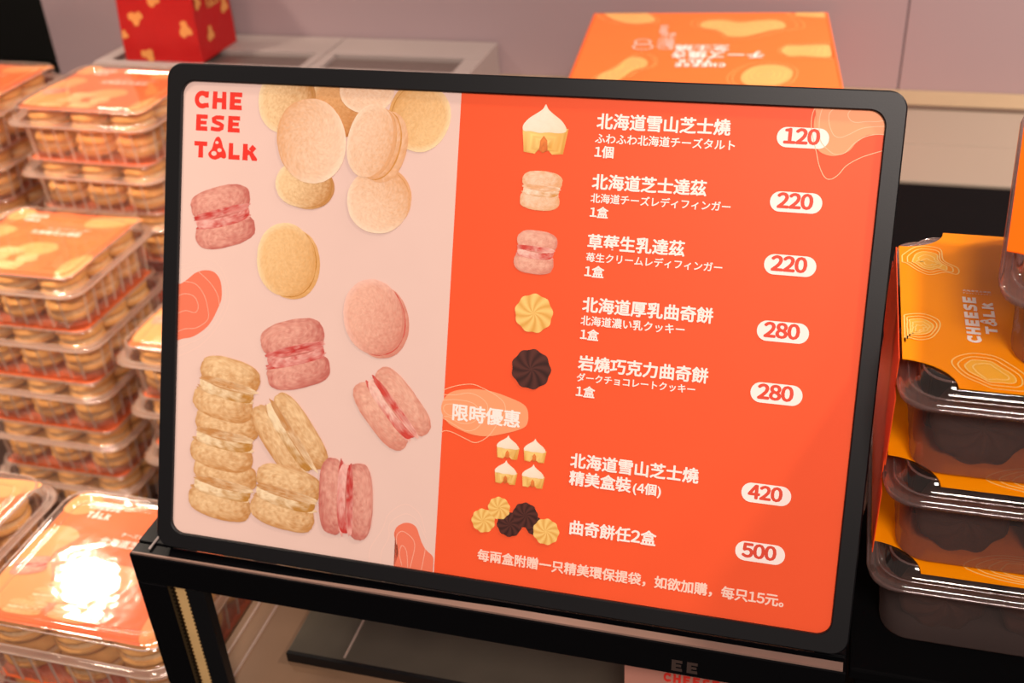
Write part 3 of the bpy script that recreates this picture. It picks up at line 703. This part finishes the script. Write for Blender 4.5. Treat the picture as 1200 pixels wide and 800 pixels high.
# gift bag: tapering gusseted paper bag with rope handles
bx0, bx1, by0, by1, bh = -.527, -.412, .808, .904, .175
bg = empty('gift_bag', ((bx0+bx1)/2, (by0+by1)/2, SZ+.0005)); tag(bg, 'small red paper gift bag with gold patches standing on the grey shelf', 'bag')
hw, hd = (bx1-bx0)/2, (by1-by0)/2
bm = bmesh.new(); rows = []
for z, kx, ky in ((0, 1, 1), (.03, 1.0, 1.0), (.09, 1.0, .96), (bh, 1.0, .72)):
    rows.append([bm.verts.new((x, y, z)) for x, y in ((-hw*kx+.06*max(0, z-.02), -hd*ky), (0, -hd*ky), (hw*kx, -hd*ky), (hw*kx-(.0 if z < .06 else .006*(z-.05)/.12), 0), (hw*kx, hd*ky), (0, hd*ky), (-hw*kx, hd*ky), (-hw*kx+(0 if z < .06 else .006*(z-.05)/.12), 0))])
for k in range(3):
    for i in range(8): j = (i+1) % 8; bm.faces.new((rows[k][i], rows[k][j], rows[k+1][j], rows[k+1][i]))
bm.faces.new(rows[0]); bmo('bag_body', bm, M['bag'], bg)
def bfront(u, v, h): return Vector((-hw+u, -hd*(1 if v < .03 else 1-.04*(v-.03)/.06 if v < .09 else .96-.24*(v-.09)/(bh-.09))-.0004-h, v))
def bside(u, v, h): return Vector((hw+.0006+h, -hd*.93+u, v))
def heart(cx, cy, s, a): return [(cx+rot2(x*s, y*s, a)[0], cy+rot2(x*s, y*s, a)[1]) for x, y in catmull([(0, 1), (.5, .9), (.55, .3), (.9, -.2), (.75, -.75), (.1, -.7), (-.3, -.95), (-.8, -.6), (-.7, 0), (-.35, .3), (-.4, .8)], True, 3)]
fr = [heart(.028, .058, .011, -60), heart(.058, .083, .011, 20), heart(.002+.008, .09, .008, 0), heart(.098, .044, .011, 10), heart(.035, .008, .010, 80), heart(.10, .1, .01, 30), heart(.006, .035, .006, 10), heart(.05, .12, .011, 100)]
for q in fr: flat('gold_patch', [q], M['gold'], bfront, 0, bg)
for q in (heart(.028, .03, .010, 0), heart(.075, .055, .011, 0), heart(.01, .075, .009, 20), heart(.06, .11, .009, 20)): flat('gold_patch', [q], M['gold'], bside, 0, bg)
P = []; 
for w_, vv in (('CHE', .084), ('ESE', .073), ('TALK', .062)): P += logo_word(w_, .03, vv, (.0075,)*len(w_), .0085, .0012)[0]
flat('brand_lettering', P, M['gold'], bside, .0003, bg)
for y in (-hd*.7, hd*.7): tube('handle', [(-.025, y, bh-.005), (-.024, y*1.1, bh+.04), (0, y*1.2, bh+.055), (.024, y*1.1, bh+.04), (.025, y, bh-.005)], .0015, M['string'], bg)
tube('hanging_cord', [(-hw-.001, -.01, .115), (-hw-.006, -.012, .09), (-hw-.0085, -.012, .068), (-hw-.005, -.012, .061), (-hw-.001, -.012, .066)], .001, M['string'], bg)

# orange tart box, turned slightly
OZ = .09; q0 = at_z(696, 15, OZ); q1 = at_z(970.5, 14, OZ)
ob = empty('orange_gift_box', (0, 0, 0)); tag(ob, 'large flat orange printed cake box lying behind the sign top', 'box')
ax = Vector((q1.x-q0.x, q1.y-q0.y, 0)); OW = ax.length; ax.normalize(); ay = Vector((-ax.y, ax.x, 0)); OD = .265
ob.location = Vector((q0.x, q0.y, -.0117))-ay*OD; ob.rotation_euler = (0, 0, math.atan2(ax.y, ax.x)); OH = OZ+.0117
box('carton', .0015, OW-.0015, .0015, OD-.0015, 0, OH-.03, M['boxside'], ob, .002)
lidb = box('carton_lid', 0, OW, 0, OD, OH-.0295, OH, M['boxcard'], ob, .0022)
for x in (.0022, OW-.0034): box('fold_line', x, x+.0012, .003, OD-.003, OH-.0002, OH+.0002, M['boxside'], lidb, 0)
def oplace(u, v, h): return Vector((u, v, OH+.0002+h))
def ob2(px, py):
    p = at_z(px, py, OZ)-Vector((ob.location.x, ob.location.y, OZ)); return p.dot(ax), p.dot(ay)
def zz(x, y): return ob2(740+x/6, 10+y/6)
def clampb(P): return [(max(.005, min(OW-.005, x)), max(.003, min(OD-.003, y))) for x, y in P]
pat = [[(480, 120), (520, 90), (640, 82), (760, 98), (900, 86), (1020, 84), (1080, 110), (1070, 140), (980, 155), (880, 180), (780, 200), (680, 195), (640, 170), (590, 150), (520, 140)],
       [(-190, 30), (-60, 10), (60, 20), (120, 40), (165, 75), (130, 100), (0, 108), (-120, 80)],
       [(1050, 300), (1090, 265), (1180, 262), (1400, 260), (1400, 340), (1200, 335), (1110, 335)],
       [(780, 460), (860, 410), (980, 396), (1080, 410), (1130, 450), (1080, 520), (900, 560), (780, 520)],
       [(-240, 480), (-120, 420), (-20, 350), (60, 345), (110, 370), (100, 410), (10, 440), (-80, 500), (-200, 560)],
       [(1150, 40), (1200, 15), (1400, 10), (1400, 60), (1200, 55)], [(200, 620), (320, 560), (480, 570), (520, 620), (400, 690), (240, 690)]]
for i, p in enumerate(pat):
    Pn = clampb(catmull([zz(*q) for q in p], True, 4)); flat('printed_patch', [Pn], M['boxpeach'], oplace, .0001, lidb)
    big = contours(Pn, 3, -.16, .1, i)
    cxs = .6
    for c in big[1:]: flat('contour_line', strip_poly(clampb([(x+.004*(-1 if i % 2 else 1), y) for x, y in c]), .0008, True), M['boxpeach'], oplace, .0002, lidb)
    for c in contours(Pn, 4, .22, .1, i+3)[1:]: flat('contour_line', strip_poly(c, .0006, True), M['sleeveline'], oplace, .0003, lidb)
# lettering is upside down as seen from the front: mapping turned half round
def lett(fn, name, s, x0, x1, ybase, ytop, **k):
    a = zz(x1, ybase); b = zz(x0, ybase); tp = zz(x1, ytop)
    wdt = a[0]-b[0]; ht = abs(a[1]-tp[1])
    def pl(u, v, h): return oplace(a[0]-u, a[1]-v, h)
    return pl, wdt, ht
pl, wdt, ht = lett(None, '', '', 290, 660, 355, 415)
pl2, w2, h2 = lett(None, '', '', 285, 930, 300, 358)
P, _ = logo_word('CHEESE', 0, 0, (wdt/6*.62,)*6, ht*.42, wdt/6*.14)
pla = lambda u, v, h: oplace(zz(660, 412)[0]-u, zz(660, 388)[1]-v, h)
plb = lambda u, v, h: oplace(zz(560, 412)[0]-u, zz(560, 362)[1]-v, h)
flat('brand_lettering', logo_word('CHEESE', 0, 0, (.0078,)*6, abs(zz(660, 388)[1]-zz(660, 414)[1]), .0014)[0], M['white'], pla, .0005, lidb)
flat('brand_lettering', logo_word('TALK', 0, 0, (.0078,)*4, abs(zz(660, 362)[1]-zz(660, 386)[1]), .0014)[0], M['white'], plb, .0005, lidb)
def rev(s, x0, x1, ytop, ybot, name):
    a = zz(x1, ytop); b = zz(x0, ytop); c = zz(x1, ybot); vs, _ = text_geo(s, .03); hh = max(v[1] for v in vs)-min(v[1] for v in vs); ww = max(v[0] for v in vs)-min(v[0] for v in vs)
    k = (a[0]-b[0])/ww
    text(name, s, M['white'], lambda u, v, h: oplace(a[0]-u, a[1]-v, h), .0005, lidb, 0, a[0]-b[0], 0, ys=abs(a[1]-c[1])/(hh*k), weight=.03)
rev('チーズ燒き', 285, 930, 302, 358, 'product_lettering'); rev('芝士燒', 310, 690, 260, 300, 'product_lettering')
def side(s, x, y0, y1, wd, name):
    a = zz(x, y0); b = zz(x-10, y1); text(name, s, M['white'], lambda u, v, h: oplace(a[0]-.003+v, a[1]-u, h), .0005, lidb, 0, abs(a[1]-b[1]), 0, weight=.0)
side('北海道チーズタルト', 225, 120, 290, 0, 'small_lettering'); side('芝士燒專門', 262, 175, 290, 0, 'small_lettering')
for k, (cx, cy) in enumerate(((80, 240), (80, 272))):
    c = zz(cx, cy); flat('printed_emblem', strip_poly(catmull([(c[0]+.011*math.cos(R(a))*(1 if k else .8), c[1]+.010*math.sin(R(a))) for a in range(0, 360, 45)], True, 4), .0013, True), M['white'], oplace, .0005, lidb)

# ------------------------------------------------------------------ the menu sign
sg = empty('menu_sign', (0, 0, 0), (-LEAN, 0, 0)); tag(sg, 'large black-framed menu sign leaning back on the black case', 'sign')
def ring_frame():
    bm = bmesh.new(); n = 8
    def L(x0, x1, z0, z1, r, y):
        return [bm.verts.new((p[0], y, p[1])) for p in rrect(x1-x0, z1-z0, r, n, 0, (x0+x1)/2, (z0+z1)/2)]
    o = (-.0108, .4304, -.0105, .3022); i = (0, .42, 0, .2916)
    def g(b, d): return (b[0]-d, b[1]+d, b[2]-d, b[3]+d)
    loops = [L(*g(i, 0), .0085, .0035), L(*g(i, 0), .0085, .0006), L(*g(i, .0006), .009, 0), L(*g(o, -.0008), .0092, 0), L(*o, .010, .0009), L(*o, .010, .0080), L(*g(i, 0), .0085, .0080)]
    for k in range(len(loops)):
        a = loops[k]; b = loops[(k+1) % len(loops)]
        for q in range(len(a)): r = (q+1) % len(a); bm.faces.new((a[q], a[r], b[r], b[q]))
    return bm
bmo('frame', ring_frame(), M['black'], sg)
poster = box('poster', -.002, .422, .0026, .0034, -.002, .2936, M['red'], sg, 0)
box('backing_board', -.004, .424, .0036, .0079, -.004, .2956, M['blackdull'], sg, 0)
lg = box('easel_leg', .19, .23, .008, .011, .02, .20, M['black'], sg, .0005)
def sp(u, v, h): return Vector((u, .0025-h, v))
S = on_sign
def SP(L): return [(max(-.0018, min(.4218, a)), max(-.0018, min(.2934, b))) for a, b in (S(*p) for p in L)]
ut = S(541, 107)[0]; ub = S(508.5, 669)[0]; um = (ut+ub)/2
flat('pale_panel', [[(-.0019, -.0019), (um, -.0019), (um, .2935), (-.0019, .2935)]], M['pink'], sp, .00003, poster)
def blob(pts, m, lines, lm, n=4, seed=0, h=.00006, lw=.0004):
    P = SP(catmull(pts, True, 6)); flat('printed_patch', [P], m, sp, h, poster)
    for q in lines: flat('contour_line', strip_poly(SP(catmull(q, False, 6)), lw, False), lm, sp, h+.00004, poster)
def cr(L, ox, oy, s): return [(ox+x/s, oy+y/s) for x, y in L]
# left patch
blob(cr([(0, 340), (0, 125), (40, 118), (70, 100), (105, 72), (145, 60), (185, 68), (212, 105), (218, 170), (205, 215), (165, 290), (110, 335), (60, 350)], 200, 300, 3.636), M['coral'],
     [cr(L, 200, 300, 3.636) for L in ([(118, 65), (170, 115), (200, 165), (208, 210)], [(60, 108), (105, 118), (140, 160), (158, 220), (158, 270), (110, 305), (60, 310), (15, 328)], [(20, 175), (60, 160), (100, 172), (118, 210), (105, 240), (60, 232), (15, 252)])], M['coralline'])
for L in ([(0, 30), (60, 35), (120, 10), (190, 25), (235, 90), (250, 190), (200, 300), (120, 385), (20, 430)], [(0, 70), (80, 50), (150, 45), (215, 80), (235, 170), (210, 250), (140, 340), (20, 395)]):
    flat('contour_line', strip_poly(SP(catmull(cr(L, 200, 300, 3.636), False, 6)), .0004, False), M['paleline'], sp, .00006, poster)
# lower patch
blob(cr([(950, 600), (968, 545), (965, 500), (952, 460), (965, 425), (1005, 408), (1045, 425), (1065, 480), (1085, 520), (1118, 555), (1116, 600), (1110, 660), (1030, 670), (935, 650)], 200, 500, 3.636), M['coral'],
     [cr(L, 200, 500, 3.636) for L in ([(962, 500), (965, 460), (990, 445), (1030, 475), (1040, 510), (1030, 560), (1020, 600)], [(985, 590), (975, 540), (985, 505), (1005, 530), (1010, 600)], [(1085, 520), (1078, 560), (1068, 610)])], M['coralline'])
for L in ([(850, 600), (850, 520), (900, 440), (930, 370), (1000, 330), (1060, 370), (1085, 450)], [(890, 600), (900, 530), (930, 470), (935, 410), (1000, 370), (1050, 400), (1090, 480)]):
    flat('contour_line', strip_poly(SP(catmull(cr(L, 200, 500, 3.636), False, 6)), .0004, False), M['paleline'], sp, .00006, poster)
# the time-limited patch
blob(cr([(35, 200), (55, 130), (110, 90), (220, 78), (330, 92), (440, 130), (520, 170), (545, 220), (535, 290), (480, 320), (400, 340), (310, 355), (220, 345), (130, 310), (70, 270)], 510, 440, 5), M['peach'],
     [cr(L, 510, 440, 5) for L in ([(45, 85), (120, 60), (215, 50), (290, 78), (370, 125), (408, 170), (405, 230), (360, 290), (310, 355), (240, 392), (180, 370), (110, 335), (65, 322), (33, 330)],
      [(45, 110), (120, 112), (200, 102), (270, 130), (308, 180), (290, 250), (240, 310), (180, 322), (110, 285), (40, 245)], [(42, 145), (110, 140), (190, 150), (240, 175), (260, 230), (215, 275), (140, 275), (80, 240), (40, 245)], [(110, 165), (60, 170), (50, 200), (80, 230), (130, 235)])], M['peachline'])
# top right patch
blob(cr([(520, 100), (480, 170), (468, 240), (480, 330), (500, 385), (560, 412), (620, 408), (680, 380), (730, 320), (790, 290), (890, 282), (930, 200), (930, 100)], 860, 100, 5), M['peach'],
     [cr(L, 860, 100, 5) for L in ([(490, 110), (460, 170), (455, 260), (485, 400), (500, 470), (530, 535), (565, 550), (610, 525), (660, 470), (740, 425), (830, 395), (885, 380)],
      [(530, 105), (505, 180), (500, 260), (510, 330), (560, 385), (600, 405), (650, 395), (700, 345), (760, 305), (830, 288), (890, 290)], [(600, 125), (560, 165), (560, 230), (585, 290), (625, 305), (680, 285), (740, 255), (810, 243), (900, 240)], [(700, 130), (670, 165), (680, 200), (715, 217), (780, 212), (840, 212), (900, 203)])], M['peachline'])
# logo
def logo_line(word, px0, px1, ytop, ybot, wds, par=poster):
    u0, v0 = S(px0, ybot); u1, _ = S(px1, ybot); _, v1 = S(px0, ytop); tot = sum(wds)+.13*(len(wds)-1); k = (u1-u0)/tot
    P, Hh = logo_word(word, u0, v0, [w*k for w in wds], v1-v0, .13*k*1.0)
    flat('brand_lettering', P, M['red_ink'], sp, .00008, par)
    if Hh: flat('cheese_hole', Hh, M['pink'], sp, .00011, par)
logo_line('CHE', 228, 284.5, 106, 126.4, (1, .95, .9)); logo_line('ESE', 228.6, 282, 133.6, 152.6, (.9, 1, .92)); logo_line('TALK', 227.5, 301.5, 165, 184, (.9, 1.18, .85, 1.05))
# menu text: string, left px, right px, bottom-left y, bottom-right y, weight
LINES = [('北海道雪山芝士燒', 698.7, 855.5, 151.5, 159, .030), ('ふわふわ北海道チーズタルト', 697, 860.8, 168.3, 176, .021), ('1個', 696.3, 718.7, 184.5, 186, .03),
 ('北海道芝士達茲', 693.2, 827.5, 221.8, 230, .030), ('北海道チーズレディフィンガー', 691.7, 855.8, 239, 246.5, .021), ('1盒', 690.8, 712.5, 254.5, 256, .03),
 ('草莓生乳達茲', 688, 802, 292.5, 300.5, .030), ('苺生クリームレディフィンガー', 686.2, 846.2, 308.5, 317, .021), ('1盒', 684.5, 707.5, 324, 326, .03),
 ('北海道厚乳曲奇餅', 681.8, 835, 365.5, 379.5, .030), ('北海道濃い乳クッキー', 680, 802, 382.5, 390.5, .021), ('1盒', 679.5, 701.3, 397.5, 399.5, .03),
 ('岩燒巧克力曲奇餅', 676.8, 829.3, 434.5, 449, .030), ('ダークチョコレートクッキー', 675.5, 814.3, 448, 460, .021), ('1盒', 674.5, 696.8, 464.3, 466.5, .03),
 ('限時優惠', 529.6, 609, 493, 501, .030), ('北海道雪山芝士燒', 667.8, 818, 547, 567.5, .030), ('精美盒裝', 666.4, 739, 568.5, 577, .030), ('(4個)', 741, 774, 580, 583.5, .028),
 ('曲奇餅任2盒', 667, 768.4, 626, 640, .030), ('每兩盒附贈一只精美環保提袋，如欲加購，每只15元。', 559, 918, 658, 711, .03)]
for s, x0, x1, y0, y1, wt in LINES:
    a = S(x0, y0); b = S(x1, y1)
    text('lettering', s, M['cream'] if s.startswith('每') else M['white'], sp, .00012, poster, a[0], b[0], (a[1]+b[1])/2, weight=wt)
def pill(cx, cy, s, w=61.5, h=27):
    u, v = S(cx, cy); ua = S(cx-w/2, cy)[0]; ubb = S(cx+w/2, cy)[0]; va = S(cx, cy+h/2-1.5)[1]; vb = S(cx, cy-h/2+1.5)[1]
    W_, H_ = ubb-ua, vb-va
    flat('price_badge', [rrect(W_, H_, H_/2-1e-4, 8, 0, (ua+ubb)/2, (va+vb)/2)], M['white'], sp, .00009, poster)
    c = (ua+ubb)/2-W_*.02; text('price_digits', s, M['digit'], sp, .00013, poster, c-W_*.35, c+W_*.35, (va+vb)/2-H_*.335, ys=1.0, weight=.05)
for a in ((941, 161.5, '120'), (933, 237.2, '220'), (926, 311, '220'), (917.5, 389, '280'), (910, 461.5, '280'), (898, 579, '420', 59, 26), (890.8, 647.6, '500', 59, 26)): pill(*a)
# printed photographs
def scale_at(px, py): a = S(px-5, py); b = S(px+5, py); return (b[0]-a[0])/10
def pict(fn, name='printed_cookie'):
    ink = Ink(); fn(ink); ink.build(name, lambda u, v, h: sp(u, min(v, .2934), h), .00015+pict.h, poster); pict.h += 0
pict.h = 0
def c_side(cx, cy, w, h, rot, pal, seed=0, split=.5):
    u, v = S(cx, cy); k = scale_at(cx, cy); pict(lambda I: macaron_side(I, u, v, w*k, h*k*1.03, rot, pal, seed, split)); pict.h += .00007
def c_face(cx, cy, rx, ry, rot, off, pal, seed=0):
    u, v = S(cx, cy); k = scale_at(cx, cy); pict(lambda I: macaron_face(I, u, v, rx*k, ry*k*1.03, rot, (off[0]*k, off[1]*k), pal, seed)); pict.h += .00007
c_face(397, 124, 35, 32, 0, (2, -2), 'deep', 1)
c_face(334, 119, 31, 33, 0, (6, 2), 'toast', 2)
c_face(430, 106, 32, 24, 0, (0, 3), 'pale', 3)
c_face(494, 139, 33, 36, -25, (-6, 5), 'gold', 4)
c_face(355, 216, 32, 24, 0, (6, -2), 'toast', 5)
c_face(443, 236, 36, 34, 0, (4, 4), 'pale', 6)
c_face(366, 165.5, 39.5, 43.5, 10, (-3, 1), 'pale', 7)
c_face(434, 165, 26, 39, -12, (18, -6), 'pale', 8)
pict.h = 0
c_side(261, 254, 71, 60, 16, 'rose', 9)
c_face(334, 304, 33, 38, 0, (9, -4), 'gold', 10)
c_side(346, 415, 76, 70, 17, 'rose', 11, .52)
c_face(437, 371, 34.5, 40, 10, (9, -5), 'pink', 12)
c_side(459, 479, 88, 62, -48, 'pink', 13)
c_side(261, 572, 74, 64, -6, 'toast', 14); c_side(263, 515, 74, 63, -5, 'toast', 15); c_side(266, 456, 71, 64, -9, 'toast', 16)
c_side(340, 512, 94, 58, -52, 'toast', 17); c_side(335, 583, 77, 66, -8, 'toast', 18); c_side(405.5, 584, 86, 60, -88, 'rose', 19)
pict.h = 0
def item_tart(cx, cy, w, h):
    u, v = S(cx, cy); k = scale_at(cx, cy); pict(lambda I: tart_pic(I, u, v, w*k, h*k), 'printed_tart')
item_tart(638, 152, 54, 55)
for x, y in ((595, 524), (626.6, 528), (592.6, 553.4), (624.6, 558)): item_tart(x, y, 27, 27)
c_side(634, 223.5, 47, 42, -2, 'pale', 21); c_side(627.5, 295.5, 47, 47, -3, 'pink', 22)
def c_swirl(cx, cy, r, dark, seed=0):
    u, v = S(cx, cy); k = scale_at(cx, cy); a = ('#5a2e26', '#2c120f') if dark else ('#f8d27e', '#dc9f45'); pict(lambda I: swirl_pic(I, u, v, r*k, *a, seed=seed)); pict.h += .00002
c_swirl(625.6, 367, 22, False); c_swirl(622.5, 432.3, 22.8, True, 1)
c_swirl(627, 616, 11, True, 2); c_swirl(597, 614, 14.4, True, 3); c_swirl(566.6, 609.6, 13.6, False, 4); c_swirl(585, 595, 12.8, False, 5); c_swirl(615.6, 603.4, 14.6, True, 6); c_swirl(640, 622.6, 15.2, False, 7)
bpy.context.view_layer.update()
